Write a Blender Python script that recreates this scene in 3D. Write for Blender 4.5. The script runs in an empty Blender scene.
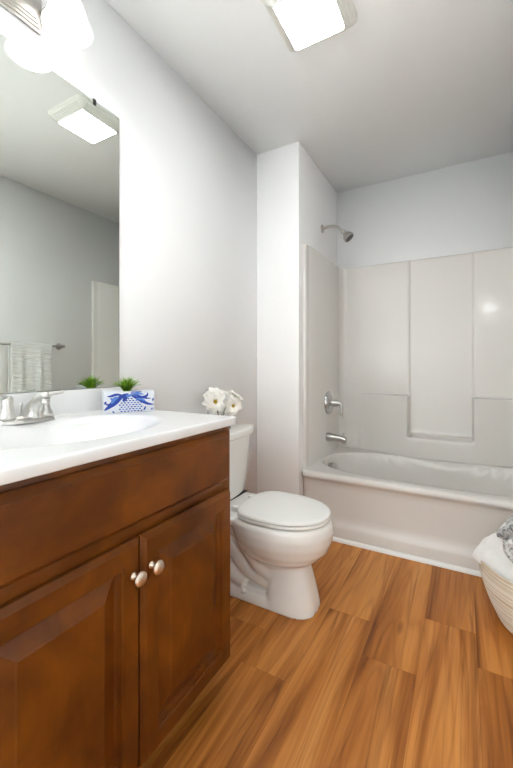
import bpy, bmesh, math, random
from mathutils import Vector, Matrix, noise
random.seed(7)
S = bpy.context.scene
COL = S.collection
PI = math.pi

# ------------------------------------------------------------------ camera
F_PX, W_PX = 366.0, 513.0
cam_d = bpy.data.cameras.new('camera'); cam = bpy.data.objects.new('camera', cam_d); COL.objects.link(cam)
cam_d.sensor_fit = 'HORIZONTAL'; cam_d.sensor_width = 36.0; cam_d.lens = F_PX / W_PX * 36.0
cam_d.shift_y = -19.0 / W_PX; cam_d.clip_start = 0.02
cam.location = (1.196, 0.0, 1.04); cam.rotation_euler = (PI / 2, 0, math.atan2(206.5, 366.0))
S.camera = cam

# ------------------------------------------------------------------ world, lamps, exposure
w = bpy.data.worlds.new('world'); S.world = w; w.use_nodes = True
w.node_tree.nodes['Background'].inputs[0].default_value = (0.93, 0.96, 1, 1)
w.node_tree.nodes['Background'].inputs[1].default_value = 0.6
S.view_settings.view_transform = 'Standard'; S.view_settings.look = 'None'
S.view_settings.exposure = 0.30; S.view_settings.gamma = 1.0; S.view_settings.use_curve_mapping = False
CEILING_LAMP = 19.0      # radiance of the ceiling lamp's lens
SHADE_GLOW = 1.7         # radiance of the frosted vanity shades
HALL_WATTS = 115.0; FILL_POINT_WATTS = 10.0

def area(name, loc, sx, sy, watts, rot=(0, 0, 0), color=(1, 1, 1)):
    d = bpy.data.lights.new(name, 'AREA'); d.shape = 'RECTANGLE'; d.size = sx; d.size_y = sy; d.energy = watts; d.color = color
    o = bpy.data.objects.new(name, d); COL.objects.link(o); o.location = loc; o.rotation_euler = rot
    return o
area('hall_fill_panel', (-.86, -.43, 1.3), 1.3, 2.1, HALL_WATTS, (-PI / 2, 0, 0), (.885, 0.955, 1.0))  # unseen panel added to light the hall walls for soft fill
gl = bpy.data.lights.new('hall_fill_point', 'POINT'); gl.energy = FILL_POINT_WATTS; gl.shadow_soft_size = .10; gl.color = (.92, .97, 1.0)
go = bpy.data.objects.new('hall_fill_point', gl); COL.objects.link(go); go.location = (1.60, -1.90, 2.05)      # unseen point light added as hall fill; its glint shows in the surround
S.cycles.max_bounces = 16; S.cycles.diffuse_bounces = 12; S.cycles.glossy_bounces = 8

# ------------------------------------------------------------------ materials
def lin(c):
    return tuple(((v / 255) / 12.92 if v / 255 <= .04045 else ((v / 255 + .055) / 1.055) ** 2.4) for v in c)
def mat(name, rgb, rough=.5, metal=0, coat=0, bump=None, spec=.5, emit=None, trans=0, ior=1.45, sheen=0, vary=None):
    m = bpy.data.materials.new(name); m.use_nodes = True; nt = m.node_tree; b = nt.nodes['Principled BSDF']
    c = lin(rgb) + (1,)
    b.inputs['Base Color'].default_value = c; b.inputs['Roughness'].default_value = rough
    b.inputs['Metallic'].default_value = metal; b.inputs['Coat Weight'].default_value = coat; b.inputs['Coat Roughness'].default_value = .06
    b.inputs['Specular IOR Level'].default_value = spec; b.inputs['Transmission Weight'].default_value = trans; b.inputs['IOR'].default_value = ior
    b.inputs['Sheen Weight'].default_value = sheen
    if emit:
        b.inputs['Emission Color'].default_value = tuple(emit[0]) + (1,); b.inputs['Emission Strength'].default_value = emit[1]
    tc = nt.nodes.new('ShaderNodeTexCoord')
    if vary:      # (scale, amount) gentle uneven tone of the stuff itself
        n = nt.nodes.new('ShaderNodeTexNoise'); n.inputs['Scale'].default_value = vary[0]; n.inputs['Detail'].default_value = 4
        nt.links.new(tc.outputs['Object'], n.inputs['Vector'])
        mx = nt.nodes.new('ShaderNodeMix'); mx.data_type = 'RGBA'
        mx.inputs[6].default_value = tuple(v * (1 - vary[1]) for v in c[:3]) + (1,); mx.inputs[7].default_value = tuple(min(1, v * (1 + vary[1])) for v in c[:3]) + (1,)
        nt.links.new(n.outputs['Fac'], mx.inputs[0]); nt.links.new(mx.outputs[2], b.inputs['Base Color'])
    if bump:      # (scale, strength, distance, (sx,sy,sz))
        n = nt.nodes.new('ShaderNodeTexNoise'); n.inputs['Scale'].default_value = bump[0]; n.inputs['Detail'].default_value = 3
        mp = nt.nodes.new('ShaderNodeMapping')
        if len(bump) > 3: mp.inputs['Scale'].default_value = bump[3]
        nt.links.new(tc.outputs['Object'], mp.inputs[0]); nt.links.new(mp.outputs[0], n.inputs['Vector'])
        bp = nt.nodes.new('ShaderNodeBump'); bp.inputs['Strength'].default_value = bump[1]; bp.inputs['Distance'].default_value = bump[2]
        nt.links.new(n.outputs['Fac'], bp.inputs['Height']); nt.links.new(bp.outputs[0], b.inputs['Normal'])
    return m

M_WALL = mat('wall_paint', (249, 249, 249), .55, bump=(220, .12, .002))
M_CEIL = mat('ceiling_paint', (250, 251, 251), .8, bump=(160, .2, .003))
M_CARPET = mat('pale_carpet', (225, 222, 215), .95)
M_TRIM = mat('white_trim', (240, 240, 238), .3)
M_TUB = mat('gloss_acrylic', (222, 218, 213), .16, coat=.2, bump=(3.5, .12, .004))
M_PORC = mat('white_porcelain', (238, 237, 233), .12, coat=.6)
M_SEAT = mat('white_plastic_seat', (240, 240, 237), .22)
M_COUNTER = mat('cultured_marble', (232, 232, 232), .2, coat=.15, vary=(4, .012))
M_CHROME = mat('chrome', (205, 205, 205), .1, metal=1)
M_NICKEL = mat('brushed_nickel', (192, 189, 184), .28, metal=1)
M_FNICKEL = mat('satin_nickel_faucet', (208, 206, 202), .3, metal=1)
M_KNOB = mat('satin_knob', (222, 208, 192), .33, metal=1)
M_DARK = mat('gap_shade_and_clip', (30, 30, 30), .6)  # black of the mirror clip; in the toilet gaps it stands for shade
M_RUBBER = mat('shower_nozzle_face', (84, 84, 82), .5)
M_MIRROR = mat('mirror_silver', (226, 231, 226), .01, metal=1)
M_MEDGE = mat('mirror_edge', (90, 96, 92), .3)
M_LENS = mat('lamp_lens', (250, 250, 248), .4, emit=((.95, .98, 1.0), CEILING_LAMP))
M_SHADE = mat('frosted_shade', (250, 248, 244), .35, emit=((1, .985, .965), SHADE_GLOW))
M_LAMPPL = mat('lamp_plastic', (236, 235, 230), .4)
M_TOWEL = mat('white_cotton', (238, 238, 236), .95, sheen=.3, bump=(260, .7, .003))
M_BTOWEL = mat('white_terry', (240, 238, 235), .95, sheen=.4, bump=(200, .9, .004))
M_LEAF = mat('grass_green', (138, 180, 48), .5, vary=(60, .35))
M_LEAFD = mat('grass_dark', (92, 138, 38), .5)
M_CER = mat('white_ceramic', (215, 218, 224), .3, coat=.3)
M_BLUE = mat('cobalt_paint', (22, 60, 158), .35)
M_BLUEL = mat('pale_blue_paint', (84, 128, 204), .35)
M_PETAL = mat('white_petal', (246, 243, 236), .7, sheen=.1)
M_STAMEN = mat('yellow_stamen', (176, 148, 30), .7)
M_SOIL = mat('soil', (70, 55, 40), .9)
M_GLASS = mat('clear_glass', (255, 255, 255), .02, trans=1, ior=1.45)
M_STEM = mat('stem_green', (90, 105, 60), .6)

def wood_mat(name, along):        # stained maple, mottled, semi-gloss; 'along' = grain axis
    m = bpy.data.materials.new(name); m.use_nodes = True; nt = m.node_tree; b = nt.nodes['Principled BSDF']; L = nt.links
    tc = nt.nodes.new('ShaderNodeTexCoord'); 
    def tex(scale, sc, det, dist=0):
        mp = nt.nodes.new('ShaderNodeMapping'); mp.inputs['Scale'].default_value = sc; L.new(tc.outputs['Object'], mp.inputs[0])
        n = nt.nodes.new('ShaderNodeTexNoise'); n.inputs['Scale'].default_value = scale; n.inputs['Detail'].default_value = det; n.inputs['Distortion'].default_value = dist
        L.new(mp.outputs[0], n.inputs['Vector']); return n
    st = (1, 1, .18) if along == 'z' else (1, .18, 1)
    n1 = tex(9, (1, .8, .8), 4, .6); n2 = tex(70, st, 5, .3)
    r1 = nt.nodes.new('ShaderNodeValToRGB'); r1.color_ramp.elements[0].position = .3; r1.color_ramp.elements[1].position = .72
    r1.color_ramp.elements[0].color = lin((84, 40, 3)) + (1,); r1.color_ramp.elements[1].color = lin((128, 69, 9)) + (1,)
    L.new(n1.outputs['Fac'], r1.inputs[0])
    r2 = nt.nodes.new('ShaderNodeValToRGB'); r2.color_ramp.elements[0].position = .3; r2.color_ramp.elements[1].position = .75
    r2.color_ramp.elements[0].color = (.8, .78, .75, 1); r2.color_ramp.elements[1].color = (1.0, 1.0, 1.0, 1)
    L.new(n2.outputs['Fac'], r2.inputs[0])
    mx = nt.nodes.new('ShaderNodeMix'); mx.data_type = 'RGBA'; mx.blend_type = 'MULTIPLY'; mx.inputs[0].default_value = .8
    L.new(r1.outputs[0], mx.inputs[6]); L.new(r2.outputs[0], mx.inputs[7]); L.new(mx.outputs[2], b.inputs['Base Color'])
    b.inputs['Specular IOR Level'].default_value = .3; b.inputs['Roughness'].default_value = .36; b.inputs['Coat Weight'].default_value = .12; b.inputs['Coat Roughness'].default_value = .25
    return m
M_WOODZ = wood_mat('stained_maple_upright', 'z'); M_WOODY = wood_mat('stained_maple_level', 'y')
M_KICK = mat('kick_board', (70, 38, 16), .6)

def floor_mat():
    m = bpy.data.materials.new('plank_floor'); m.use_nodes = True; nt = m.node_tree; b = nt.nodes['Principled BSDF']; L = nt.links; N = nt.nodes.new
    uv = N('ShaderNodeUVMap'); uv.uv_map = 'plank'
    sd = N('ShaderNodeAttribute'); sd.attribute_name = 'seed'
    vm = N('ShaderNodeVectorMath'); vm.operation = 'SCALE'; vm.inputs['Scale'].default_value = 37.0; L.new(sd.outputs['Vector'], vm.inputs[0])
    def coord(sc):
        mp = N('ShaderNodeMapping'); mp.inputs['Scale'].default_value = sc; L.new(uv.outputs[0], mp.inputs[0])
        a = N('ShaderNodeVectorMath'); a.operation = 'ADD'; L.new(mp.outputs[0], a.inputs[0]); L.new(vm.outputs[0], a.inputs[1]); return a.outputs[0]
    def nz(sc, scale, det=4, dist=0, rough=.5):
        n = N('ShaderNodeTexNoise'); n.inputs['Scale'].default_value = scale; n.inputs['Detail'].default_value = det
        n.inputs['Distortion'].default_value = dist; n.inputs['Roughness'].default_value = rough
        L.new(coord(sc), n.inputs['Vector']); return n.outputs['Fac']
    def ramp(src, stops):
        r = N('ShaderNodeValToRGB'); e = r.color_ramp.elements
        while len(e) < len(stops): e.new(.5)
        for k, (p, c) in enumerate(stops): e[k].position = p; e[k].color = (lin(c) if max(c) > 1 else tuple(c)) + (1,)
        L.new(src, r.inputs[0]); return r.outputs[0]
    def mix(a, bb, f, mode='MULTIPLY'):
        x = N('ShaderNodeMix'); x.data_type = 'RGBA'; x.blend_type = mode
        if isinstance(f, float): x.inputs[0].default_value = f
        else: L.new(f, x.inputs[0])
        L.new(a, x.inputs[6]); L.new(bb, x.inputs[7]); return x.outputs[2]
    broad = ramp(nz((13, 1.0, 1), 1.0, 3, .9), [(.26, (138, 78, 28)), (.42, (176, 108, 44)), (.56, (204, 134, 64)), (.75, (220, 154, 82))])
    # cathedral grain: a warped field cut into thin rings
    f = nz((5.5, .55, 1), 1.0, 1.5, .4)
    mu = N('ShaderNodeMath'); mu.operation = 'MULTIPLY'; mu.inputs[1].default_value = 26; L.new(f, mu.inputs[0])
    fr = N('ShaderNodeMath'); fr.operation = 'PINGPONG'; fr.inputs[1].default_value = 1; L.new(mu.outputs[0], fr.inputs[0])
    rings = ramp(fr.outputs[0], [(0, (.70, .62, .56)), (.35, (.98, .97, .96)), (1, (1., 1., 1.))])
    fine = ramp(nz((130, 3.5, 1), 1.0, 3, 0, .6), [(.3, (.80, .77, .74)), (.62, (1., 1., 1.))])
    streak = ramp(nz((22, 1.1, 1), 1.0, 4, 1.2, .6), [(.33, (.40, .33, .28)), (.41, (.80, .75, .70)), (.50, (1., 1., 1.))])
    c = mix(broad, rings, .55); c = mix(c, fine, .65); c = mix(c, streak, .75)
    # knots
    vo = N('ShaderNodeTexVoronoi'); vo.inputs['Scale'].default_value = 1.0; L.new(coord((7, 1.9, 1)), vo.inputs['Vector'])
    kn = ramp(vo.outputs['Distance'], [(0, (.12, .07, .05)), (.06, (.42, .34, .28)), (.12, (1., 1., 1.))])
    c = mix(c, kn, .8)
    # plank tone and the thin seam
    se = N('ShaderNodeSeparateXYZ'); L.new(sd.outputs['Vector'], se.inputs[0])
    tone = ramp(se.outputs['X'], [(0, (.96, .955, .95)), (1, (1.0, 1.0, 1.0))])
    c = mix(c, tone, 1.0)
    ed = N('ShaderNodeAttribute'); ed.attribute_name = 'edge'
    L.new(c, b.inputs['Base Color'])
    b.inputs['Roughness'].default_value = .42; b.inputs['Specular IOR Level'].default_value = .35
    bp = N('ShaderNodeBump'); bp.inputs['Strength'].default_value = .12; bp.inputs['Distance'].default_value = .001
    L.new(fine, bp.inputs['Height']); L.new(bp.outputs[0], b.inputs['Normal'])
    return m
M_FLOOR = floor_mat(); M_SEAM = mat('floor_seam', (96, 52, 22), .7)

def rope_mat():
    m = mat('cotton_rope', (226, 214, 198), .9, bump=(300, .6, .003)); nt = m.node_tree; b = nt.nodes['Principled BSDF']
    tc = nt.nodes.new('ShaderNodeTexCoord')
    n = nt.nodes.new('ShaderNodeTexNoise'); n.inputs['Scale'].default_value = 1; n.inputs['Detail'].default_value = 2
    mp = nt.nodes.new('ShaderNodeMapping'); mp.inputs['Scale'].default_value = (1.5, 1.5, 230)
    nt.links.new(tc.outputs['Object'], mp.inputs[0]); nt.links.new(mp.outputs[0], n.inputs['Vector'])
    r = nt.nodes.new('ShaderNodeValToRGB'); r.color_ramp.elements[0].position = .35; r.color_ramp.elements[1].position = .65
    r.color_ramp.elements[0].color = lin((204, 180, 150)) + (1,); r.color_ramp.elements[1].color = lin((238, 230, 218)) + (1,)
    nt.links.new(n.outputs['Fac'], r.inputs[0]); nt.links.new(r.outputs[0], b.inputs['Base Color']); return m
M_ROPE = rope_mat()
def plush_mat():
    m = mat('marbled_grey_plush', (130, 130, 130), .95, sheen=.5, bump=(90, 1, .006)); nt = m.node_tree; b = nt.nodes['Principled BSDF']
    tc = nt.nodes.new('ShaderNodeTexCoord')
    n = nt.nodes.new('ShaderNodeTexNoise'); n.inputs['Scale'].default_value = 34; n.inputs['Detail'].default_value = 5; n.inputs['Distortion'].default_value = 1.5
    nt.links.new(tc.outputs['Object'], n.inputs['Vector'])
    r = nt.nodes.new('ShaderNodeValToRGB'); r.color_ramp.elements[0].position = .38; r.color_ramp.elements[1].position = .62
    r.color_ramp.elements[0].color = lin((98, 98, 100)) + (1,); r.color_ramp.elements[1].color = lin((214, 213, 212)) + (1,)
    nt.links.new(n.outputs['Fac'], r.inputs[0]); nt.links.new(r.outputs[0], b.inputs['Base Color']); return m
M_PLUSH = plush_mat()

# ------------------------------------------------------------------ object helpers
def thing(name, label, cat, loc=(0, 0, 0), rotz=0, group=None):
    o = bpy.data.objects.new(name, None); COL.objects.link(o); o.location = loc; o.rotation_euler = (0, 0, rotz); o.empty_display_size = .05
    tag(o, label, cat, group); return o
def tag(o, label, cat, group=None):
    o['label'] = label; o['category'] = cat
    if group: o['group'] = group
    return o
def wloc(o):
    v = Vector((0, 0, 0))
    while o: v += o.location; o = o.parent
    return v
def obj(name, bm, m, parent=None, smooth=True, local=False, auto=None, loc=None, kind=None, recalc=True):
    """bm in world coordinates (or in the parent's own with local=True) -> ONE mesh object"""
    off = Vector((0, 0, 0))
    if parent and not local: off = wloc(parent)
    if loc is not None: off = off + (Vector(loc) - off)
    if off.length: bmesh.ops.translate(bm, verts=bm.verts, vec=-off)
    if recalc: bmesh.ops.recalc_face_normals(bm, faces=bm.faces)
    me = bpy.data.meshes.new(name); bm.to_mesh(me); bm.free()
    for mm in (m if isinstance(m, (list, tuple)) else [m]): me.materials.append(mm)
    if smooth:
        me.shade_smooth() if hasattr(me, 'shade_smooth') else None
        if auto: me.set_sharp_from_angle(angle=math.radians(auto))
    o = bpy.data.objects.new(name, me); COL.objects.link(o)
    if parent: o.parent = parent
    if loc is not None: o.location = Vector(loc) - (wloc(parent) if parent else Vector((0, 0, 0)))
    if kind: o['kind'] = kind
    return o
def struct(name, bm, m, **k): return obj(name, bm, m, kind='structure', **k)

def box(bm, x0, x1, y0, y1, z0, z1, bev=0, seg=2):
    r = bmesh.ops.create_cube(bm, size=1); vs = r['verts']
    bmesh.ops.scale(bm, vec=(x1 - x0, y1 - y0, z1 - z0), verts=vs)
    bmesh.ops.translate(bm, vec=((x0 + x1) / 2, (y0 + y1) / 2, (z0 + z1) / 2), verts=vs)
    if bev:
        es = list({e for v in vs for e in v.link_edges})
        bmesh.ops.bevel(bm, geom=es, offset=bev, segments=seg, affect='EDGES', profile=.5)
    return bm
def BX(*a, **k): return box(bmesh.new(), *a, **k)

def loft(bm, rings, cap0=True, cap1=True, closed=True):
    vr = [[bm.verts.new(p) for p in r] for r in rings]
    n = len(rings[0])
    for a, b in zip(vr, vr[1:]):
        for i in range(n if closed else n - 1):
            j = (i + 1) % n
            bm.faces.new((a[i], a[j], b[j], b[i]))
    if cap0: bm.faces.new(list(reversed(vr[0])))
    if cap1: bm.faces.new(vr[-1])
    return bm
def frame_of(d):
    d = Vector(d).normalized(); up = Vector((0, 0, 1)) if abs(d.z) < .95 else Vector((1, 0, 0))
    a = d.cross(up).normalized(); return a, a.cross(d).normalized(), d
def lathe(bm, prof, center, axis=(0, 0, 1), seg=32, sx=1, sy=1):
    """prof = [(radius, height along axis)]"""
    a, b, d = frame_of(axis); c = Vector(center)
    rings = []
    for r, h in prof:
        r = max(r, 1e-5)
        rings.append([c + d * h + a * (r * sx * math.cos(2 * PI * i / seg)) + b * (r * sy * math.sin(2 * PI * i / seg)) for i in range(seg)])
    return loft(bm, rings)
def tube(bm, pts, rad, seg=14, sx=1, sy=1, cap=True):
    pts = [Vector(p) for p in pts]; n = len(pts)
    if not isinstance(rad, (list, tuple)): rad = [rad] * n
    rings = []; pa = None
    for i, p in enumerate(pts):
        d = (pts[min(i + 1, n - 1)] - pts[max(i - 1, 0)]).normalized()
        if pa is None: a, b, _ = frame_of(d)
        else:
            a = (pa - d * pa.dot(d)).normalized(); b = a.cross(d).normalized()
        pa = a
        rings.append([p + a * (rad[i] * sx * math.cos(2 * PI * k / seg)) + b * (rad[i] * sy * math.sin(2 * PI * k / seg)) for k in range(seg)])
    return loft(bm, rings, cap, cap)
def bez(pts, n=24):      # Catmull-Rom through points
    P = [Vector(p) for p in pts]; P = [2 * P[0] - P[1]] + P + [2 * P[-1] - P[-2]]; out = []
    for i in range(1, len(P) - 2):
        for k in range(n):
            t = k / n; a, b, c, d = P[i - 1], P[i], P[i + 1], P[i + 2]
            out.append(.5 * ((2 * b) + (c - a) * t + (2 * a - 5 * b + 4 * c - d) * t * t + (3 * b - a - 3 * c + d) * t ** 3))
    out.append(P[-2]); return out
def rrect(x0, x1, y0, y1, z, r, n=6):
    out = []
    for cx, cy, a0 in ((x1 - r, y1 - r, 0), (x0 + r, y1 - r, 90), (x0 + r, y0 + r, 180), (x1 - r, y0 + r, 270)):
        for k in range(n + 1):
            a = math.radians(a0 + 90 * k / n); out.append(Vector((cx + r * math.cos(a), cy + r * math.sin(a), z)))
    return out
def grid_mesh(bm, xs, ys, fn):
    V = [[bm.verts.new(fn(x, y)) for y in ys] for x in xs]
    for i in range(len(xs) - 1):
        for j in range(len(ys) - 1): bm.faces.new((V[i][j], V[i + 1][j], V[i + 1][j + 1], V[i][j + 1]))
    return V
def sstep(a, b, x):
    t = max(0, min(1, (x - a) / (b - a))); return t * t * (3 - 2 * t)
def lins(a, b, n): return [a + (b - a) * i / (n - 1) for i in range(n)]

# ------------------------------------------------------------------ the room
CH = 2.44; XR = 1.79; WX = .303; WY = 2.122; FY = 2.917; BY = -.40
struct('wall_left', BX(-.12, 0, BY, FY + .12, 0, CH), M_WALL)
struct('wall_shower_end', BX(0, WX, WY, FY, 0, CH, bev=.003), M_WALL)
struct('wall_far', BX(0, XR + .12, FY, FY + .12, 0, CH), M_WALL)
struct('wall_right', BX(XR, XR + .12, BY, FY, 0, CH), M_WALL)
struct('ceiling', BX(-.12, XR + .12, BY + .12, FY + .12, CH, CH + .1), M_CEIL)
# unseen hall behind the camera, added to bounce soft light into the bathroom
struct('wall_hall_left', BX(-1.72, -1.6, -2.6, BY, 0, CH), M_WALL)
struct('wall_hall_right', BX(3.4, 3.52, -2.6, BY, 0, CH), M_WALL)
struct('wall_hall_back', BX(-1.72, 3.52, -2.72, -2.6, 0, CH), M_WALL)
struct('wall_hall_front_left', BX(-1.6, -.12, BY, BY + .12, 0, CH), M_WALL)
struct('wall_hall_front_right', BX(XR + .12, 3.4, BY, BY + .12, 0, CH), M_WALL)
struct('floor_hall', BX(-1.6, 3.4, -2.6, BY, -.1, 0), M_CARPET, smooth=False)
struct('ceiling_hall', BX(-1.72, 3.52, -2.72, BY + .12, CH, CH + .1), M_CEIL)
# floor: one mesh, one quad per plank (own seed), narrow seams between
PW, PL = .18, 1.22
bm = bmesh.new(); uvl = bm.loops.layers.uv.new('plank'); sl = bm.verts.layers.float_vector.new('seed')
joint = {2: 1.268 - .0, 3: 1.094, 4: 1.518, 5: 1.33, 6: 1.65, 7: 1.47, 8: .9, 9: 1.85}
off = -.02
k = -1
while off + PW * k < XR + .1:
    x0 = off + PW * k; x1 = x0 + PW
    kk = round((x0 + .02) / PW)
    j0 = joint.get(kk, .31 * kk % PL)
    y = j0 - 3 * PL
    while y < FY + .1:
        ya, yb = max(y, BY), min(y + PL, FY + .1)
        if yb > ya and x1 > -.1:
            g = .0003; sd = Vector((random.random(), random.random(), random.random())); fl = random.random() < .5
            vs = []
            for (vx, vy) in ((x0 + g, ya + g), (x1 - g, ya + g), (x1 - g, yb - g), (x0 + g, yb - g)):
                v = bm.verts.new((vx, vy, 0)); v[sl] = sd; vs.append(v)
            fc = bm.faces.new(vs); fc.material_index = 0
            for lp in fc.loops: lp[uvl].uv = ((lp.vert.co.x - x0), (lp.vert.co.y - y) * (1 if fl else -1))
        y += PL
    k += 1
vs = [bm.verts.new(p) for p in ((-.12, BY, -.001), (XR + .12, BY, -.001), (XR + .12, FY + .12, -.001), (-.12, FY + .12, -.001))]
fc = bm.faces.new(vs); fc.material_index = 1
vs2 = [bm.verts.new((v.co.x, v.co.y, -.08)) for v in vs]
for i in range(4): bm.faces.new((vs[i], vs2[i], vs2[(i + 1) % 4], vs[(i + 1) % 4])).material_index = 1
bm.faces.new(vs2[::-1]).material_index = 1
struct('floor', bm, [M_FLOOR, M_SEAM], smooth=False, recalc=False)
# baseboards
def baseboard(name, x0, x1, y0, y1): struct(name, BX(x0, x1, y0, y1, 0, .085, bev=.003), M_TRIM, auto=30)
baseboard('baseboard_left', 0, .012, 1.01, WY)
baseboard('baseboard_shower_end', .012, WX, WY - .012, WY)
baseboard('baseboard_right', XR - .012, XR, BY + .015, 2.10)
# quarter-round strip along the tub foot
bm = bmesh.new(); prof = [(2.124, 0), (2.104, 0), (2.104, .008), (2.108, .014), (2.114, .018), (2.124, .019)]
loft(bm, [[Vector((x, y, z)) for y, z in prof] for x in (WX + .002, XR - .001)])
struct('trim_2', bm, M_TRIM, auto=40)

# ------------------------------------------------------------------ bathtub
tub = thing('bathtub', 'glossy white alcove bathtub with a plain apron front', 'bathtub', (1.045, 2.5, 0))
TX0, TX1, TB = WX + .002, XR - .002, FY - .002
def basin_z(x, y):
    cx, cy, a, b, n = 1.045, 2.500, .692, .310, 2.8
    s = ((abs(x - cx) / a) ** n + (abs(y - cy) / b) ** n) ** (1 / n)
    z = .385
    if s < 1.0:
        t = min(1, (1.0 - s) / .24)
        z = .385 - .33 * (1 - (1 - t) ** 2.3) * sstep(-.02, .05, t)
    return z
bm = bmesh.new()
ys = lins(2.15, TB, 90); xs = lins(TX0, TX1, 170)
def end_fillet(x):
    d = min(x - TX0, TX1 - x); R = .055
    return R - math.sqrt(max(0, R * R - (R - d) ** 2)) if d < R else 0
xs = sorted(set(xs) | {TX0 + .055 * (1 - math.cos(k * PI / 20)) for k in range(11)})
V = grid_mesh(bm, xs, ys, lambda x, y: Vector((x, y + end_fillet(x) * max(0, 1 - (y - 2.15) / .12), basin_z(x, y))))
ap = [(2.137, .384), (2.127, .380), (2.121, .372), (2.119, .362), (2.120, .353), (2.126, .345), (2.136, .339), (2.142, .328), (2.146, .30), (2.148, .14), (2.146, .115), (2.139, .096), (2.130, .084), (2.126, .070), (2.126, .0)]
pr = [row[0] for row in V]
for y, z in ap:
    cu = [bm.verts.new((x, y + end_fillet(x), z)) for x in xs]
    for i in range(len(xs) - 1): bm.faces.new((pr[i], cu[i], cu[i + 1], pr[i + 1]))
    pr = cu
basin = obj('tub_shell', bm, M_TUB, tub)
bm = bmesh.new(); oc = Vector((.405, 2.52, .318)); ax = Vector((1, -.15, .25)).normalized()
lathe(bm, [(.001, -.05), (.036, -.05), (.036, .004), (.032, .009), (.012, .012), (.001, .012)], oc, ax, 28, 1, .95)
op = obj('overflow_plate', bm, M_NICKEL, tub, auto=35)
op['label'] = 'round brushed nickel overflow plate'
bm = bmesh.new(); lathe(bm, [(.001, -.004), (.03, -.004), (.03, .003), (.02, .006), (.001, .006)], (.68, 2.505, .057), (0, 0, 1), 24); obj('drain', bm, M_NICKEL, tub, auto=35)

# shower surround
sur = thing('shower_surround', 'tall glossy white three-wall surround with a recessed centre niche above the bathtub', 'shower surround', (1.045, 2.85, .385))
NX0, NX1, NZ, SHZ, TOPZ = .852, 1.256, .535, .825, 1.805
def back_y(x, z):
    y = 2.893
    # lower shoulders stand forward of the wall panels and fade out towards the corners
    ramp = sstep(.46, .84, x) * (1 - sstep(1.26, 1.66, x))
    inn = sstep(NX0 - .008, NX0 + .010, x) * (1 - sstep(NX1 - .010, NX1 + .008, x))      # 1 inside the niche column
    low = 1 - sstep(SHZ - .014, SHZ, z)
    lown = 1 - sstep(NZ - .018, NZ, z)
    bulge = .085 * ramp * (low * (1 - inn) + lown * inn)
    rec = .009 * inn * (1 - lown)
    # small lip at the niche foot
    lip = .006 * inn * math.exp(-((z - (NZ + .012)) / .008) ** 2)
    # rounded corners
    fil = 0
    for d in (x - .338, 1.752 - x):
        R = .05
        if d < R: fil = max(fil, R - math.sqrt(max(0, R * R - (R - d) ** 2)))
    # groove beside the niche
    gr = .0012 * (math.exp(-((x - NX0 + .010) / .004) ** 2) + math.exp(-((x - NX1 - .010) / .004) ** 2)) * (z > NZ)
    return y - bulge + rec - lip - fil + gr
def edges(a, b, step, marks, fine=.002, half=.016):
    s = set(); n = int((b - a) / step) + 1
    for v in lins(a, b, n): s.add(round(v, 4))
    for m_ in marks:
        q = m_ - half
        while q <= m_ + half:
            if a < q < b: s.add(round(q, 4))
            q += fine
    return sorted(s)
xs = edges(.338, 1.752, .012, [NX0, NX1]) ; xs = sorted(set(xs) | {round(.338 + .05 * (1 - math.cos(k * PI / 20)), 4) for k in range(11)} | {round(1.752 - .05 * (1 - math.cos(k * PI / 20)), 4) for k in range(11)})
zs = edges(.386, TOPZ, .014, [NZ, SHZ])
bm = bmesh.new(); V = grid_mesh(bm, xs, zs, lambda x, z: Vector((x, back_y(x, z), z)))
pr = [r[-1] for r in V]
for dy, dz in ((.003, .004), (.009, .006), (None, .006)):
    cu = [bm.verts.new((v.co.x, (v.co.y + dy) if dy else FY - .001, TOPZ + dz)) for v in [r[-1] for r in V]]
    for i in range(len(cu) - 1): bm.faces.new((pr[i], cu[i], cu[i + 1], pr[i + 1]))
    pr = cu
obj('back_panel', bm, M_TUB, sur)
for sgn, wx, px in ((1, WX, .338), (-1, XR, 1.752)):
    bm = bmesh.new()
    # flat inner panel behind a narrow rounded front flange, extruded upwards
    plan = [(.001, 2.185), (.012, 2.185), (.018, 2.188), (.021, 2.194), (.0225, 2.205), (.024, 2.222), (.028, 2.240), (.035, 2.252), (.035, FY - .003), (.001, FY - .003)]
    rings = [[Vector((wx + dx * sgn, y_, z_)) for dx, y_ in plan] for z_ in (.386, TOPZ + .002)]
    rings.append([Vector((wx + max(.001, dx - .004) * sgn, y_ + (.003 if y_ < 2.2 else 0), TOPZ + .008)) for dx, y_ in plan])
    loft(bm, rings)
    obj('side_panel', bm, M_TUB, sur, auto=40)

# shower fittings on the left end wall
sh = thing('wall_shower', 'brushed nickel shower head on a bent arm high on the end wall', 'shower head', (WX, 2.552, 2.03))
bm = bmesh.new(); lathe(bm, [(.001, 0), (.030, 0), (.029, .005), (.016, .012), (.011, .013), (.001, .013)], (WX, 2.552, 2.03), (1, 0, 0), 28); obj('wall_flange', bm, M_NICKEL, sh, auto=40)
armp = bez([(WX + .005, 2.552, 2.03), (WX + .06, 2.552, 2.038), (WX + .115, 2.552, 2.022), (WX + .158, 2.552, 1.978)], 10)
bm = bmesh.new(); tube(bm, armp, .0095, 14); obj('arm', bm, M_NICKEL, sh)
bm = bmesh.new(); hd = Vector((.66, 0, -.75)).normalized(); hc = Vector(armp[-1]) - hd * .012
lathe(bm, [(.001, 0), (.014, 0), (.015, .012), (.013, .02), (.016, .026), (.030, .044), (.037, .058), (.038, .074), (.035, .078), (.001, .078)], hc, hd, 30)
hb = obj('shower_head', bm, M_NICKEL, sh, auto=35)
bm = bmesh.new(); lathe(bm, [(.001, 0), (.032, 0), (.031, .0025), (.001, .0035)], hc + hd * .0775, hd, 26); obj('spray_face', bm, M_RUBBER, hb)

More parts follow.
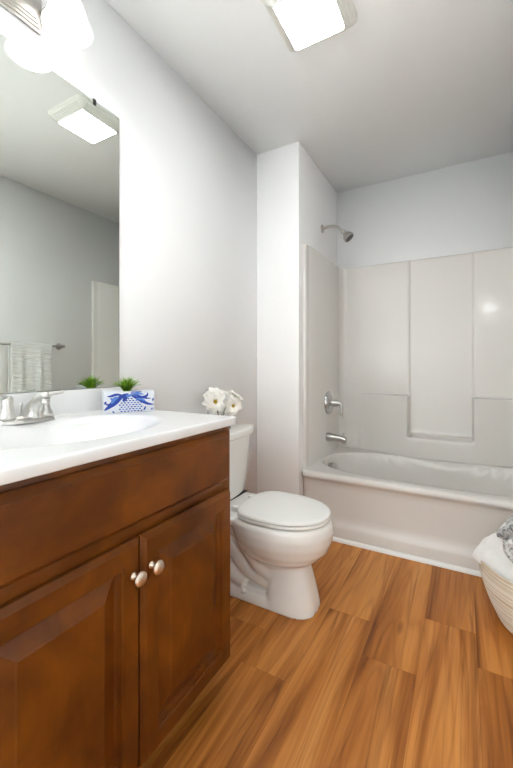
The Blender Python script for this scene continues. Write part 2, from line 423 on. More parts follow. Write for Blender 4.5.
vv = thing('shower_valve', 'round brushed nickel shower valve with a curved lever above the tub spout', 'shower valve', (.338, 2.585, .765))
bm = bmesh.new(); vc = Vector((.338, 2.585, .765))
lathe(bm, [(.001, 0), (.084, 0), (.084, .006), (.078, .016), (.06, .026), (.035, .032), (.001, .033)], vc, (1, 0, 0), 40); obj('escutcheon', bm, M_CHROME, vv, auto=35)
bm = bmesh.new(); lathe(bm, [(.001, 0), (.028, 0), (.024, .03), (.020, .05), (.018, .06), (.001, .062)], vc + Vector((.028, 0, 0)), (1, 0, 0), 28); obj('hub', bm, M_NICKEL, vv, auto=35)
bm = bmesh.new(); tube(bm, bez([vc + Vector((.06, 0, .0)), vc + Vector((.086, -.006, .003)), vc + Vector((.102, -.012, -.02)), vc + Vector((.106, -.018, -.082))], 8), [.011] * 8 + [.010] * 8 + [.009] * 9, 12, 1, 1.0); obj('lever', bm, M_NICKEL, vv)

sp = thing('tub_spout', 'brushed nickel tub spout below the shower valve', 'tub spout', (.338, 2.56, .521))
bm = bmesh.new(); c0 = Vector((.338, 2.56, .521)); rings = []
for t, r, dz in ((0, .001, 0), (0, .030, 0), (.02, .031, 0), (.04, .028, .0), (.07, .025, -.002), (.105, .023, -.004), (.128, .022, -.008), (.141, .018, -.013), (.144, .001, -.014)):
    rings.append([c0 + Vector((t, r * math.cos(2 * PI * k / 24), r * math.sin(2 * PI * k / 24) * 1.0 + dz)) for k in range(24)])
loft(bm, rings); lathe(bm, [(.014, 0), (.018, .02), (.018, .03)], c0 + Vector((.124, 0, -.004)), (0, 0, -1), 20)
obj('body', bm, M_NICKEL, sp, auto=40)
bm = bmesh.new(); lathe(bm, [(.001, 0), (.004, 0), (.004, .014), (.008, .016), (.008, .022), (.001, .024)], c0 + Vector((.120, 0, .012)), (0, 0, 1), 16); obj('diverter_knob', bm, M_NICKEL, sp, auto=35)

# ------------------------------------------------------------------ toilet
TY = 1.47
toi = thing('toilet', 'white two-piece toilet with a closed lid', 'toilet', (.4, TY, 0))
def egg(xb, xf, hw, z, pb=.75, n=48, mid=.5, q=1.0):
    xm = xb + mid * (xf - xb); out = []
    for k in range(n):
        t = 2 * PI * k / n; c, s = math.cos(t), math.sin(t)
        x = xm + (xf - xm) * c if c >= 0 else xm - (xm - xb) * abs(c) ** pb
        y = TY + hw * math.copysign(abs(s) ** q, s)
        out.append(Vector((x, y, z)))
    return out
bm = bmesh.new()
# bowl
loft(bm, [egg(.38, .56, .05, .12), egg(.36, .60, .075, .165), egg(.335, .63, .100, .195), egg(.31, .672, .135, .225), egg(.29, .703, .160, .26), egg(.275, .720, .177, .30), egg(.265, .727, .184, .34), egg(.26, .722, .182, .368), egg(.265, .712, .174, .382)])
# deck under the tank
bm2 = bmesh.new()
rings = [rrect(.07, .30, TY - .07, TY + .07, .26, .04), rrect(.05, .32, TY - .13, TY + .13, .33, .04), rrect(.04, .34, TY - .165, TY + .165, .355, .04), rrect(.04, .34, TY - .165, TY + .165, .378, .035), rrect(.045, .335, TY - .16, TY + .16, .383, .03)]
loft(bm, rings)
# foot plate
def foot(z, g, xf=.664): return [p for p in egg(.13 + g, xf - g, .098 - g, z, .5, 48, .55, .72)]
loft(bm, [foot(0, .0), foot(.012, .0), foot(.03, .006), foot(.042, .016)])
# front column
def colm(z, xb, xf, hw): return egg(xb, xf, hw, z, .45, 48, .45, .62)
loft(bm, [colm(.0, .44, .664, .099), colm(.03, .445, .661, .096), colm(.08, .45, .650, .089), colm(.14, .455, .635, .080), colm(.19, .45, .620, .076), colm(.24, .45, .61, .07)])
# centre web and the trapway curves
loft(bm, [rrect(.14, .50, TY - .045, TY + .045, .02, .03), rrect(.14, .50, TY - .04, TY + .04, .33, .03)])
for sd in (-1, 1):
    tube(bm, bez([(.27, TY + sd * .075, .335), (.33, TY + sd * .072, .285), (.375, TY + sd * .06, .215), (.43, TY + sd * .05, .155), (.52, TY + sd * .03, .11)], 8), .038, 16)
    tube(bm, bez([(.20, TY + sd * .05, .30), (.25, TY + sd * .05, .235), (.31, TY + sd * .048, .16), (.37, TY + sd * .045, .115), (.50, TY + sd * .03, .08)], 8), .036, 16)
    tube(bm, bez([(.20, TY + sd * .04, .10), (.27, TY + sd * .045, .095), (.34, TY + sd * .04, .06)], 8), .045, 16)
tmp = obj('toilet_bowl', bm, M_PORC, toi)
def bake_remesh(o, vox, smooth_it=8):
    r = o.modifiers.new('r', 'REMESH'); r.mode = 'VOXEL'; r.voxel_size = vox
    s_ = o.modifiers.new('s', 'SMOOTH'); s_.factor = .5; s_.iterations = smooth_it
    dg = bpy.context.evaluated_depsgraph_get(); me = bpy.data.meshes.new_from_object(o.evaluated_get(dg))
    o.modifiers.clear(); old = o.data; nm = old.name; o.data = me; bpy.data.meshes.remove(old); me.name = nm
    me.shade_smooth()
bake_remesh(tmp, .0055, 6)
bm = bmesh.new(); lathe(bm, [(.012, 0), (.012, .012), (.009, .019), (.001, .022)], (.350, TY - .086, .034), (0, 0, 1), 20); obj('bolt_cap', bm, M_SEAT, toi)
bm = bmesh.new(); lathe(bm, [(.012, 0), (.012, .012), (.009, .019), (.001, .022)], (.350, TY + .086, .034), (0, 0, 1), 20); obj('bolt_cap', bm, M_SEAT, toi)
# seat and lid
def seatring(z, g): 
    out = []
    for p in egg(.315 + g, .712 - g, .170 - g, z, .42, 72, .46, .92): out.append(p)
    return out
bm = bmesh.new(); loft(bm, [seatring(.386, .006), seatring(.389, .001), seatring(.397, .001), seatring(.400, .004)]); obj('seat', bm, M_SEAT, toi, auto=50)
bm = bmesh.new(); loft(bm, [seatring(.3995, .008), seatring(.403, .008)]); obj('seat_gap_shade', bm, M_DARK, toi)  # dark slab between seat and lid, painted as the shade of their gap
bm = bmesh.new(); loft(bm, [seatring(.4025, .004), seatring(.4045, .000), seatring(.411, .000), seatring(.415, .004), seatring(.4165, .012), seatring(.418, .05), seatring(.419, .12)]); obj('lid', bm, M_SEAT, toi, auto=60)
for sd in (-1, 1):
    bm = bmesh.new(); box(bm, .285, .33, TY + sd * .075 - .017, TY + sd * .075 + .017, .381, .406, bev=.005); obj('hinge', bm, M_SEAT, toi, auto=40)
# tank
def tk(z, hw, xf, bow, r=.03):
    pts = []; n = 16
    for k in range(n + 1):
        t = -1 + 2 * k / n; pts.append(Vector((xf - bow * abs(t) ** 2.4, TY + hw * t, z)))
    # round the front corners
    pts[0].x -= .018; pts[-1].x -= .018
    pts += [Vector((.022, TY + hw, z)), Vector((.016, TY + hw - .01, z)), Vector((.016, TY - hw + .01, z)), Vector((.022, TY - hw, z))]
    return pts
bm = bmesh.new(); loft(bm, [tk(.386, .175, .215, .03), tk(.392, .182, .222, .03), tk(.50, .200, .236, .032), tk(.64, .213, .247, .034), tk(.690, .216, .25, .034)])
obj('tank', bm, M_PORC, toi, auto=40)
bm = bmesh.new(); loft(bm, [tk(.688, .224, .262, .038), tk(.692, .231, .268, .04), tk(.714, .232, .269, .04), tk(.722, .228, .264, .04), tk(.724, .215, .25, .036)])
obj('tank_lid', bm, M_PORC, toi, auto=40)
bm = bmesh.new(); box(bm, .03, .218, TY - .172, TY + .172, .3835, .3855); obj('tank_gap_shade', bm, M_DARK, toi, smooth=False)  # dark sheet under the tank, put in as the shade of the gap

# ------------------------------------------------------------------ vanity cabinet
VY0, VY1, VF = .218, 1.002, .530
van = thing('vanity_cabinet', 'stained maple vanity cabinet with two raised-panel doors under the sink', 'vanity cabinet', (.27, .607, 0))
bm = bmesh.new()
for yb in (VY1 - .016, VY0):      # side panels notched for the toe space
    out = [(.004, 0), (.445, 0), (.445, .092), (VF - .019, .092), (VF - .019, .8465), (.004, .8465)]
    loft(bm, [[Vector((x, yy, z)) for x, z in out] for yy in (yb, yb + .016)])
box(bm, .004, VF - .02, VY0 + .016, VY1 - .016, .095, .11); box(bm, .004, .012, VY0 + .016, VY1 - .016, .11, .8465)
obj('carcass', bm, M_WOODZ, van, auto=30)
bm = bmesh.new()
box(bm, VF - .019, VF, VY0, VY0 + .042, .092, .8465, bev=.001); box(bm, VF - .019, VF, VY1 - .042, VY1, .092, .8465, bev=.001)
for z0, z1 in ((.092, .13), (.62, .70), (.79, .8465)): box(bm, VF - .019, VF - .0002, VY0 + .042, VY1 - .042, z0, z1, bev=.0006)
obj('face_frame', bm, M_WOODY, van, auto=30)
obj('toe_kick', BX(.43, .445, VY0 + .016, VY1 - .016, 0, .095), M_KICK, van, smooth=False)
def panel_front(y0, y1, z0, z1, prof, xbase):
    bm = bmesh.new(); rings = []
    for d, h in prof: rings.append([Vector((xbase + h, y0 + d, z0 + d)), Vector((xbase + h, y1 - d, z0 + d)), Vector((xbase + h, y1 - d, z1 - d)), Vector((xbase + h, y0 + d, z1 - d))])
    return loft(bm, rings)
DOORP = [(0, 0), (0, .010), (.010, .0195), (.0115, .021), (.049, .021), (.0505, .0165), (.0550, .0160), (.0565, .0100), (.060, .0040), (.063, .0025), (.066, .0030), (.096, .0165), (.0985, .0185), (.101, .019)]
for y0, y1, ky in ((.236, .6045, .580), (.6085, .983, .634)):
    d = obj('door', panel_front(y0, y1, .104, .643, DOORP, VF + .001), M_WOODZ, van, smooth=False)
    bm = bmesh.new()
    lathe(bm, [(.001, 0), (.0085, 0), (.008, .004), (.0045, .008), (.0045, .016), (.009, .019), (.0155, .0215), (.0165, .0245), (.015, .0275), (.009, .0305), (.001, .0315)], (VF + .021, ky, .566), (1, 0, 0), 28)
    kb = obj('knob', bm, M_KNOB, d, auto=50, loc=(VF + .021, ky, .566))
DRP = [(0, 0), (0, .005), (.013, .0175), (.0145, .021), (.016, .0215)]
obj('false_drawer_front', panel_front(.236, .980, .672, .829, DRP, VF + .001), M_WOODY, van, smooth=False)

# countertop with integral bowl
CT, CB, CF, CY0, CY1 = .873, .847, .555, .200, 1.007
ctp = thing('sink_countertop', 'white moulded sink countertop with an oval bowl on the maple cabinet', 'countertop', (.27, .607, CB))
def ctop(x, y):
    s = math.sqrt(((x - .285) / .178) ** 2 + ((y - .608) / .245) ** 2)
    z = CT
    if s < 1.12:
        t = (1.12 - s) / 1.12
        z = CT - .003 * sstep(0, .12, t) - .120 * sstep(.0, .95, t)
    return Vector((x, y, z))
bm = bmesh.new(); xs = lins(.002, CF - .006, 70); ys = lins(CY0 + .006, CY1 - .006, 96)
V = grid_mesh(bm, xs, ys, ctop)
bd = [V[i][0] for i in range(len(xs))] + [V[-1][j] for j in range(1, len(ys))] + [V[i][-1] for i in range(len(xs) - 2, -1, -1)]
def outw(v, d):
    x, y = v.co.x, v.co.y
    if x > CF - .007: x += d
    if y < CY0 + .007: y -= d
    if y > CY1 - .007: y += d
    return x, y
pr = bd
for d, z in ((.003, CT - .0008), (.0052, CT - .003), (.006, CT - .006), (.006, CB + .003), (.004, CB), (-.03, CB)):
    cu = [bm.verts.new((*outw(v, d), z)) for v in bd]
    for i in range(len(bd) - 1): bm.faces.new((pr[i], cu[i], cu[i + 1], pr[i + 1]))
    pr = cu
obj('top_with_bowl', bm, M_COUNTER, ctp)
obj('backsplash', BX(.0015, .020, CY0, CY1, CT - .002, .953, bev=.003, seg=3), M_COUNTER, ctp, auto=40)
bm = bmesh.new(); lathe(bm, [(.001, 0), (.022, 0), (.020, .004), (.012, .005), (.001, .004)], (.285, .608, CT - .129), (0, 0, 1), 24); obj('drain', bm, M_CHROME, ctp, auto=35)

# faucet
FYc = .606; FX = .078
fa = thing('faucet', 'satin nickel two-handle faucet with a swooping spout behind the sink bowl', 'faucet', (FX, FYc, CT))
bm = bmesh.new(); rings = []
for z, g in ((0, 0), (.006, .0), (.014, .004), (.019, .010)):
    ring = []
    for k in range(56):
        t = 2 * PI * k / 56; c, s = math.cos(t), math.sin(t); hx, hy = .028 - g, .080 - g
        ring.append(Vector((FX + hx * math.copysign(abs(c) ** .75, c), FYc + hy * math.copysign(abs(s) ** .8, s), CT + z)))
    rings.append(ring)
loft(bm, rings); obj('base_plate', bm, M_FNICKEL, fa, auto=45)
# spout: a tall fin-like body sweeping up and forward
bm = bmesh.new()
SPO = [(.014, -.030, .052, .021), (.022, -.024, .051, .017), (.034, -.010, .050, .0145), (.048, .006, .052, .0135), (.058, .018, .058, .0135), (.066, .030, .078, .0138), (.073, .042, .098, .0138), (.080, .055, .107, .0135), (.087, .070, .104, .012), (.091, .082, .097, .008)]
rings = []
for z, xa, xb, hy in SPO:
    rings.append([Vector((FX + (xa + xb) / 2 + (xb - xa) / 2 * math.copysign(abs(math.cos(2 * PI * k / 40)) ** .8, math.cos(2 * PI * k / 40)), FYc + hy * math.sin(2 * PI * k / 40), CT + z)) for k in range(40)])
loft(bm, rings)
lathe(bm, [(.0105, 0), (.0115, .010), (.0105, .016), (.001, .016)], (FX + .092, FYc, CT + .072), (.12, 0, -1), 18)
obj('spout', bm, M_FNICKEL, fa)
for sd in (-1, 1):
    hy = FYc + sd * .053
    bm = bmesh.new(); lathe(bm, [(.024, .0), (.023, .010), (.017, .022), (.0145, .042), (.0155, .054), (.014, .062), (.008, .068), (.001, .069)], (FX, hy, CT + .012), (0, 0, 1), 24)
    hd_ = obj('handle', bm, M_FNICKEL, fa)
    bm = bmesh.new(); tube(bm, bez([(FX, hy, CT + .072), (FX + .004, hy + sd * .022, CT + .079), (FX + .008, hy + sd * .038, CT + .080), (FX + .010, hy + sd * .054, CT + .083)], 6), [.0095] * 6 + [.0085] * 6 + [.0075] * 6 + [.005], 12, 1.2, .7)
    obj('lever', bm, M_FNICKEL, hd_)
bm = bmesh.new(); lathe(bm, [(.002, 0), (.002, .026), (.005, .028), (.005, .036), (.001, .038)], (FX - .022, FYc - .004, CT + .018), (0, 0, 1), 12); obj('lift_rod', bm, M_FNICKEL, fa)

# ------------------------------------------------------------------ mirror
mi = thing('mirror', 'large frameless wall mirror above the white backsplash', 'mirror', (.0, .61, .955))
obj('glass_plate', BX(.0012, .0060, .215, .998, .955, 2.02), M_MIRROR, mi, smooth=False)
bm = bmesh.new(); box(bm, .0008, .0058, .998, .9992, .955, 2.02); box(bm, .0008, .0058, .215, .998, 2.02, 2.0215); box(bm, .0008, .0058, .215, .998, .9535, .955)
obj('edge', bm, M_MEDGE, mi, smooth=False)
bm = bmesh.new(); box(bm, .0062, .0085, .881, .893, 2.004, 2.026, bev=.0006); box(bm, .001, .0085, .881, .893, 2.022, 2.026, bev=.0006); obj('clip', bm, M_DARK, mi, auto=30)

# ------------------------------------------------------------------ vanity light
vl = thing('vanity_light', 'ridged nickel wall light with frosted bell shades above the mirror', 'wall light', (0, .608, 2.16))
bm = bmesh.new()
for d, h in (((0, .010)), ((.008, .016)), ((.016, .021)), ((.024, .026))):
    box(bm, .001, h, .525 + d, .690 - d, 2.108 + d, 2.228 - d, bev=.002)
obj('backplate', bm, M_NICKEL, vl, auto=30)
for yy in (.503, .713):
    bm = bmesh.new(); tube(bm, bez([(.02, yy + (-.0 if yy > .6 else .0) + (.03 if yy < .6 else -.03), 2.165), (.06, yy, 2.225), (.10, yy, 2.245), (.11, yy, 2.225)], 8), .007, 12); obj('arm', bm, M_NICKEL, vl)
    bm = bmesh.new(); lathe(bm, [(.001, .035), (.018, .034), (.024, .02), (.026, 0), (.022, -.001)], (.11, yy, 2.198), (0, 0, 1), 24); obj('socket_cup', bm, M_NICKEL, vl, auto=40)
    bm = bmesh.new(); prof = [(.027, 2.205), (.034, 2.198), (.044, 2.182), (.052, 2.160), (.058, 2.138), (.065, 2.118), (.071, 2.106), (.073, 2.101), (.070, 2.100)]
    inner = [(r - .003, z + .001) for r, z in prof[::-1]]
    ring = []
    for r, z in prof + inner: ring.append([Vector((.11 + r * math.cos(2 * PI * k / 40), yy + r * math.sin(2 * PI * k / 40), z)) for k in range(40)])
    loft(bm, ring, False, False); s_o = obj('shade', bm, M_SHADE, vl)
    pl = bpy.data.lights.new('bulb', 'POINT'); pl.energy = 1.1; pl.color = (1, .96, .92); pl.shadow_soft_size = .03
    po = bpy.data.objects.new('bulb', pl); COL.objects.link(po); po.parent = vl; po.location = Vector((.11, yy, 2.135)) - vl.location

# ------------------------------------------------------------------ ceiling lamp
clp = thing('ceiling_light', 'square ceiling fan light with a bright lens and louvred plastic rim', 'ceiling light', (.675, 1.345, CH))
LX0, LX1, LY0, LY1 = .572, .782, 1.235, 1.455
bm = bmesh.new(); rings = []
for g, z, r in ((.045, CH - .001, .03), (.045, CH - .012, .03), (.038, CH - .020, .03), (.006, CH - .042, .012), (.004, CH - .048, .010), (0.0, CH - .048, .008)):
    rings.append(rrect(LX0 - g, LX1 + g, LY0 - g, LY1 + g, z, r, 5))
loft(bm, rings, True, False); obj('housing', bm, M_LAMPPL, clp, auto=30)
bm = bmesh.new()
for k in range(4):      # raised louvre ribs on each sloped side
    g = .034 - k * .007; z = CH - .0225 - k * .0048
    for (x0, x1, y0, y1) in ((LX0 - g - .001, LX0 - g + .0015, LY0, LY1), (LX1 + g - .0015, LX1 + g + .001, LY0, LY1), (LX0, LX1, LY0 - g - .001, LY0 - g + .0015), (LX0, LX1, LY1 + g - .0015, LY1 + g + .001)):
        box(bm, x0, x1, y0, y1, z - .003, z + .002)
obj('louvres', bm, M_LAMPPL, clp, smooth=False)
bm = bmesh.new(); loft(bm, [rrect(LX0, LX1, LY0, LY1, CH - .044, .01, 5), rrect(LX0, LX1, LY0, LY1, CH - .050, .01, 5), rrect(LX0 + .012, LX1 - .012, LY0 + .012, LY1 - .012, CH - .054, .01, 5)])
obj('lens', bm, M_LENS, clp)

# ------------------------------------------------------------------ towel bar on the right wall (seen in the mirror)
tb = thing('towel_bar', 'brushed nickel towel bar on the right wall, seen in the mirror', 'towel bar', (XR, 1.58, 1.195))
BXX = XR - .062
for yy in (1.28, 1.87):
    bm = bmesh.new(); lathe(bm, [(.001, 0), (.028, 0), (.027, .006), (.016, .012), (.011, .02), (.010, .05), (.014, .056), (.014, .072), (.001, .076)], (XR, yy, 1.195), (-1, 0, 0), 24); obj('bracket', bm, M_NICKEL, tb, auto=40)
bm = bmesh.new(); tube(bm, [(BXX, 1.28, 1.195), (BXX, 1.87, 1.195)], .0085, 16); obj('bar', bm, M_NICKEL, tb)
# towel draped over it
bm = bmesh.new(); prof = []
for k in range(120): prof.append((BXX - .016 - .004 * (1 - k / 119), .76 + (1.195 - .76) * k / 119, 0))
for k in range(1, 12):
    a = PI - PI * k / 12; prof.append((BXX + .016 * math.cos(a), 1.195 + .016 * math.sin(a), 1))
for k in range(36): prof.append((BXX + .016 + .004 * (k / 35), 1.195 - (1.195 - .80) * k / 35, 2))
ys = lins(1.455, 1.765, 70)
def tw(y, i):
    x, z, s_ = prof[i]
    drop = max(0, 1.195 - z)
    fold = .006 * math.sin((y - 1.455) * 38) + .004 * math.sin((y - 1.455) * 91 + 1) 
    rib = .0026 * math.sin(z * 2 * PI / .021 + .6 * noise.noise(Vector((y * 9, z * 20, 0))))
    fr = 1 if s_ != 2 else -.3
    return Vector((x - fr * (fold * min(1, drop * 6 + .15) + rib) , y + .006 * noise.noise(Vector((z * 6, 3, y))), z + .003 * noise.noise(Vector((y * 12, z * 5, 1)))))
V = grid_mesh(bm, ys, range(len(prof)), lambda y, i: tw(y, i))
tow = obj('hand_towel', bm, M_TOWEL); sm = tow.modifiers.new('solid', 'SOLIDIFY'); sm.thickness = .005; sm.offset = 0
tag(tow, 'ribbed white hand towel hanging over the towel bar, seen in the mirror', 'towel')

# ------------------------------------------------------------------ planter with grass tuft
px0 = Vector((.130, .831)); px1 = Vector((.222, .978)); dv = (px1 - px0); LEN = dv.length * .98; ang = math.atan2(dv.y, dv.x)
BH, BD = .074, .092
pb = thing('planter_box', 'small white rectangular planter painted with blue leaves on the countertop', 'planter', (px0.x, px0.y, CT + .0005), ang)
# local x along the front face, local y = into the box (towards the wall), front face at y=0
bm = bmesh.new()
t_ = .006
box(bm, 0, LEN, 0, t_, .0, BH, bev=.002); box(bm, 0, LEN, BD - t_, BD, .0, BH, bev=.002); box(bm, 0, t_, t_ * .5, BD - t_ * .5, .0, BH, bev=.002); box(bm, LEN - t_, LEN, t_ * .5, BD - t_ * .5, 0, BH, bev=.002)
box(bm, t_ * .5, LEN - t_ * .5, t_ * .5, BD - t_ * .5, .001, .008)
obj('body', bm, M_CER, pb, local=True, auto=35)
obj('soil', BX(t_, LEN - t_, t_, BD - t_, .008, BH - .012), M_SOIL, pb, local=True, smooth=False)
def stroke(bm, pts, wd, y=-.0004, th=.0006):
    P = bez([(p[0], 0, p[1]) for p in pts], 6); n = len(P); A = []; B = []
    for i, p in enumerate(P):
        t = i / (n - 1); d = (P[min(i + 1, n - 1)] - P[max(i - 1, 0)]).normalized(); nn = Vector((-d.z, 0, d.x)); ww = wd * (math.sin(PI * min(1, t * .92 + .06)) ** .7) / 2
        a = p + nn * ww; b = p - nn * ww
        for q in (a, b): q.x = min(max(q.x, .001), LEN - .001); q.z = min(max(q.z, .001), BH - .001)
        A.append(a); B.append(b)
    for i in range(n - 1):
        f = [bm.verts.new((q.x, y, q.z)) for q in (A[i], A[i + 1], B[i + 1], B[i])]; bm.faces.new(f)
bmb = bmesh.new(); bml = bmesh.new(); Lx = LEN
for pts, wd in (([(.44, .88), (.33, .75), (.22, .5), (.10, .30), (.0, .14)], .016), ([(.36, .82), (.24, .86), (.14, .8), (.06, .78)], .009), ([(.30, .62), (.20, .60), (.10, .40), (.02, .46)], .008),
                ([(.50, .86), (.60, .72), (.74, .52), (.86, .38), (.99, .32)], .011), ([(.52, .92), (.66, .78), (.80, .66), (.93, .62)], .007), ([(.60, .72), (.74, .70), (.84, .76), (.86, .92)], .009),
                ([(.46, .90), (.40, .66), (.37, .5)], .014), ([(.52, .96), (.64, .99), (.74, .95)], .008), ([(.78, .06), (.80, .16), (.82, .26)], .006), ([(.16, .10), (.18, .04), (.2, .02)], .005), ([(.93, .08), (.95, .12), (.96, .16)], .005), ([(.96, .5), (.97, .58), (.98, .64)], .006), ([(.01, .42), (.03, .5), (.05, .52)], .008)):
    stroke(bmb, [(a * Lx, b * BH) for a, b in pts], wd)
for pts, wd in (([(.42, .84), (.46, .78), (.50, .8), (.54, .86)], .010), ([(.14, .44), (.20, .66), (.28, .74)], .012), ([(.56, .88), (.66, .88), (.78, .84)], .008), ([(.62, .64), (.74, .60), (.82, .50)], .007), ([(.12, .70), (.16, .62), (.14, .52)], .009)):
    stroke(bml, [(a * Lx, b * BH) for a, b in pts], wd, y=-.0005)
# pineapple-like lattice heart
for r in range(7):
    for c in range(9):
        u = .27 + .066 * c + (.033 if r % 2 else 0); v = .07 + .098 * r
        if ((u - .52) / .25) ** 2 + ((v - .26) / .42) ** 2 < 1:
            tgt = bmb if (r * 5 + c * 3) % 4 else bml
            x, z, a, b = u * Lx, v * BH, .0050, .0033
            f = [tgt.verts.new((x + dx, -.0004, z + dz)) for dx, dz in ((-a, 0), (0, -b), (a, 0), (0, b * .7))]; tgt.faces.new(f)
obj('painted_leaves', bmb, M_BLUE, pb, local=True, smooth=False)
obj('painted_pale_strokes', bml, M_BLUEL, pb, local=True, smooth=False)
gr = thing('grass_plant', 'small bright green grass tuft in the blue and white planter', 'plant', (.109, .947, CT + BH - .012))
for nm, mt, cnt, rr_, hh in (('blades', M_LEAF, 150, .044, .064), ('dark_blades', M_LEAFD, 80, .047, .052)):
    bm = bmesh.new()
    for k in range(cnt):
        a = random.uniform(0, 2 * PI); lean = random.random() ** .8; r0 = random.uniform(0, .012); L_ = hh * random.uniform(.8, 1.15)
        d = Vector((math.cos(a), math.sin(a), 0)); sidev = Vector((-d.y, d.x, 0)); pr = None; n = 5
        for i in range(n + 1):
            t = i / n; p = gr.location + d * (r0 + rr_ * lean * (t ** 1.3)) + Vector((0, 0, L_ * (t - .45 * lean * t * t) + .004))
            wd = .0023 * (1 - t ** 1.6) + .0001
            q = (bm.verts.new(p + sidev * wd), bm.verts.new(p + Vector((0, 0, .0008))), bm.verts.new(p - sidev * wd))
            if pr: bm.faces.new((pr[0], q[0], q[1], pr[1])); bm.faces.new((pr[1], q[1], q[2], pr[2]))
            pr = q
    obj(nm, bm, mt, gr)

# ------------------------------------------------------------------ vase with white flowers on the tank
VX, VYc, VZ = .150, 1.480, .7245
vs_ = thing('glass_vase', 'small square clear glass vase on the toilet tank lid', 'vase', (VX, VYc, VZ))
bm = bmesh.new(); a_ = .042
rings = [rrect(VX - a_, VX + a_, VYc - a_, VYc + a_, VZ, .005, 3), rrect(VX - a_, VX + a_, VYc - a_, VYc + a_, VZ + .088, .005, 3), rrect(VX - a_ + .0035, VX + a_ - .0035, VYc - a_ + .0035, VYc + a_ - .0035, VZ + .088, .004, 3), rrect(VX - a_ + .0035, VX + a_ - .0035, VYc - a_ + .0035, VYc + a_ - .0035, VZ + .010, .004, 3)]
loft(bm, rings); obj('glass', bm, M_GLASS, vs_, auto=30)
def flower(i, pos, nrm, size, label):
    pos = Vector(pos); f = thing('white_flower', label, 'flower', pos, 0, 'white flowers in the glass vase')
    a, b, d = frame_of(nrm); bm = bmesh.new()
    for layer, (cnt, rr2, cup, off2) in enumerate(((9, 1.0, .22, 0), (8, .88, .55, .35), (6, .62, .85, .1))):
        for k in range(cnt):
            an = 2 * PI * k / cnt + off2 + random.uniform(-.15, .15); e = a * math.cos(an) + b * math.sin(an); s_ = d.cross(e); ln = size * rr2 * random.uniform(.88, 1.1); wd0 = size * .40
            G = []
            for ii in range(7):
                t = ii / 6; row = []
                for jj in range(5):
                    u = (jj - 2) / 2; w_ = wd0 * (math.sin(PI * min(1, .12 + t * .80)) ** .8) * .8
                    h = cup * ln * t ** .8 - .25 * ln * t * t + .10 * ln * u * u * t + .05 * ln * math.sin(u * 5 + k + t * 5)
                    row.append(bm.verts.new(pos + e * (ln * t) + s_ * (u * w_) + d * (h + layer * .002)))
                G.append(row)
            for ii in range(6):
                for jj in range(4): bm.faces.new((G[ii][jj], G[ii][jj + 1], G[ii + 1][jj + 1], G[ii + 1][jj]))
    obj('petals', bm, M_PETAL, f)
    bm = bmesh.new(); lathe(bm, [(.001, 0), (size * .17, .001), (size * .20, size * .13), (size * .12, size * .24), (.001, size * .27)], pos + d * (size * .04), d, 14)
    for k in range(16):
        an = 2.4 * k; rr3 = size * .22 * math.sqrt(k / 16); q = pos + (a * math.cos(an) + b * math.sin(an)) * rr3 + d * size * .2
        lathe(bm, [(.001, 0), (size * .035, 0), (size * .03, size * .12), (.001, size * .15)], q, d, 6)
    obj('stamens', bm, M_STAMEN, f)
    bm = bmesh.new(); tube(bm, bez([pos - d * .002, pos * .5 + Vector((VX, VYc, VZ + .07)) * .5, Vector((VX + random.uniform(-.015, .015), VYc + random.uniform(-.015, .015), VZ + .013))], 6), .0017, 8); obj('stem', bm, M_STEM, f)
flower(0, (.158, 1.430, .862), (.72, -.55, .25), .056, 'leftmost white flower in the glass vase')
flower(1, (.214, 1.500, .842), (.80, -.55, .0), .048, 'lower white flower in the glass vase with a clear yellow centre')
flower(2, (.128, 1.475, .886), (.45, -.35, .80), .055, 'topmost white flower in the glass vase')
flower(3, (.180, 1.560, .872), (.45, .25, .75), .054, 'rightmost white flower in the glass vase')

# ------------------------------------------------------------------ rope basket with towels
BC = Vector((1.51, 1.82, 0)); BR0, BR1, BHT = .185, .262, .245
bk = thing('rope_basket', 'cream coiled rope basket beside the bathtub', 'basket', BC)
bm = bmesh.new(); outer = []; nc = 36
def brad(z):
    t = max(0, min(1, z / BHT)); return BR0 + (BR1 - BR0) * (1 - (1 - t) ** 1.7)
for k in range(nc * 6 + 1):
    z = .006 + (BHT - .006) * k / (nc * 6); rd = .0030 * abs(math.sin(PI * k / 6)) ** .6
    outer.append((brad(z) - .004 + rd, z))
prof = [(.001, .0015), (BR0 - .03, .0015), (BR0 - .012, .003)] + outer + [(BR1 - .006, BHT + .002), (BR1 - .012, BHT - .002)] + [(brad(z) - .014, z) for z in lins(BHT - .01, .014, 12)] + [(.001, .012)]
lathe(bm, prof, BC, (0, 0, 1), 96); obj('coiled_wall', bm, M_ROPE, bk)
# white towel: thick folded cloth heaped over the near-left rim
def blob(fn, nu, nv): 
    bm = bmesh.new(); V = grid_mesh(bm, lins(0, 1, nu), lins(0, 1, nv), fn); bmesh.ops.remove_doubles(bm, verts=bm.verts, dist=.0002); return bm
def ell(c, rx, ry, rz, rotz=0, tilt=0, amp=.012, fr=9, p=.8, seed=0):
    c = Vector(c); R = Matrix.Rotation(rotz, 3, 'Z') @ Matrix.Rotation(tilt, 3, 'Y')
    def fn(u, v):
        a = 2 * PI * u; b_ = PI * (v - .5)
        if u >= 1: a = 0
        f_ = lambda q, e: math.copysign(abs(q) ** e, q)
        q = Vector((rx * f_(math.cos(b_), p) * f_(math.cos(a), p), ry * f_(math.cos(b_), p) * f_(math.sin(a), p), rz * f_(math.sin(b_), p)))
        nn = noise.noise(q * fr + Vector((seed, seed, 0))) + .5 * noise.noise(q * fr * 2.3 + Vector((0, seed, seed)))
        q = q + q.normalized() * amp * nn
        return c + R @ q
    return fn
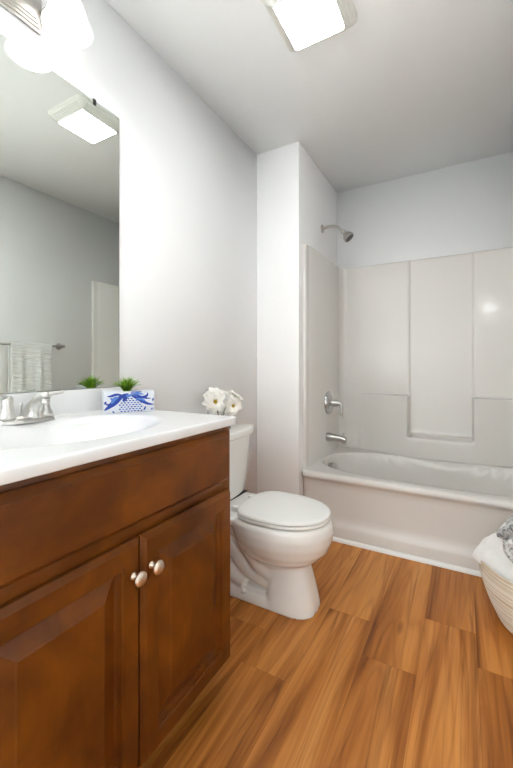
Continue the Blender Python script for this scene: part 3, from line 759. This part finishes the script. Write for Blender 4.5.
# folded layers: closed soft sheets stacked and leaning
def sheet(bm, cx, cy, z, lx, ly, th, rotz, tiltx, tilty, seed, sag=.0):
    R = Matrix.Rotation(rotz, 3, 'Z') @ Matrix.Rotation(tilty, 3, 'Y') @ Matrix.Rotation(tiltx, 3, 'X'); rings = []
    n = 40
    for i in range(n + 1):
        x = -lx + 2 * lx * i / n; e = (1 - abs(x / lx) ** 5) ** .5 if abs(x) < lx else 0.02
        ring = []
        for k in range(28):
            t = 2 * PI * k / 28; c, s = math.cos(t), math.sin(t)
            q = Vector((x, (ly * (.97 + .03 * e)) * math.copysign(abs(c) ** .35, c), th * max(e, .05) * math.copysign(abs(s) ** .6, s)))
            q.z += .022 * noise.noise(Vector((q.x * 13 + seed, q.y * 11, seed))) - sag * ((q.x / lx) ** 2)
            q += .008 * Vector((noise.noise(q * 20), noise.noise(q * 20 + Vector((5, 0, 0))), noise.noise(q * 30)))
            ring.append(Vector((cx, cy, z)) + R @ q)
        rings.append(ring)
    loft(bm, rings)
bm = bmesh.new()
sheet(bm, 1.51, 1.82, .16, .13, .12, .07, .2, 0, 0, 1)
sheet(bm, 1.425, 1.775, .292, .150, .15, .034, .75, .12, -.30, 3, .030)
sheet(bm, 1.450, 1.785, .338, .135, .14, .030, .80, .10, -.42, 7, .026)
tw2 = obj('bath_towel', bm, M_BTOWEL); bake_remesh(tw2, .006, 5)
tag(tw2, 'folded white bath towel spilling over the rim of the rope basket', 'towel')
# marbled grey plush throw: a loose spiral roll
bm = bmesh.new()
RC = Vector((1.432, 1.700, .372)); axd = Vector((.35, .93, .08)).normalized(); a1, b1, _ = frame_of(axd)
n = 120; rings = []
for i in range(n + 1):
    t = i / n; an = 2 * PI * 2.1 * t + 2.2; r = .020 + .075 * t
    cen = RC + a1 * (r * math.cos(an)) + b1 * (r * math.sin(an) * .85); e = (a1 * math.cos(an) + b1 * math.sin(an)); ring = []
    for k in range(24):
        th = 2 * PI * k / 24; c, s = math.cos(th), math.sin(th)
        q = cen + axd * (.105 * math.copysign(abs(c) ** .5, c)) + e * (.0175 * s)
        q += Vector((noise.noise(q * 22), noise.noise(q * 22 + Vector((9, 0, 0))), noise.noise(q * 22 + Vector((0, 9, 0))))) * .012
        ring.append(q)
    rings.append(ring)
loft(bm, rings)
th_ = obj('plush_throw', bm, M_PLUSH); bake_remesh(th_, .006, 3)
tag(th_, 'rolled marbled grey and white plush throw on top of the towel in the basket', 'throw blanket')
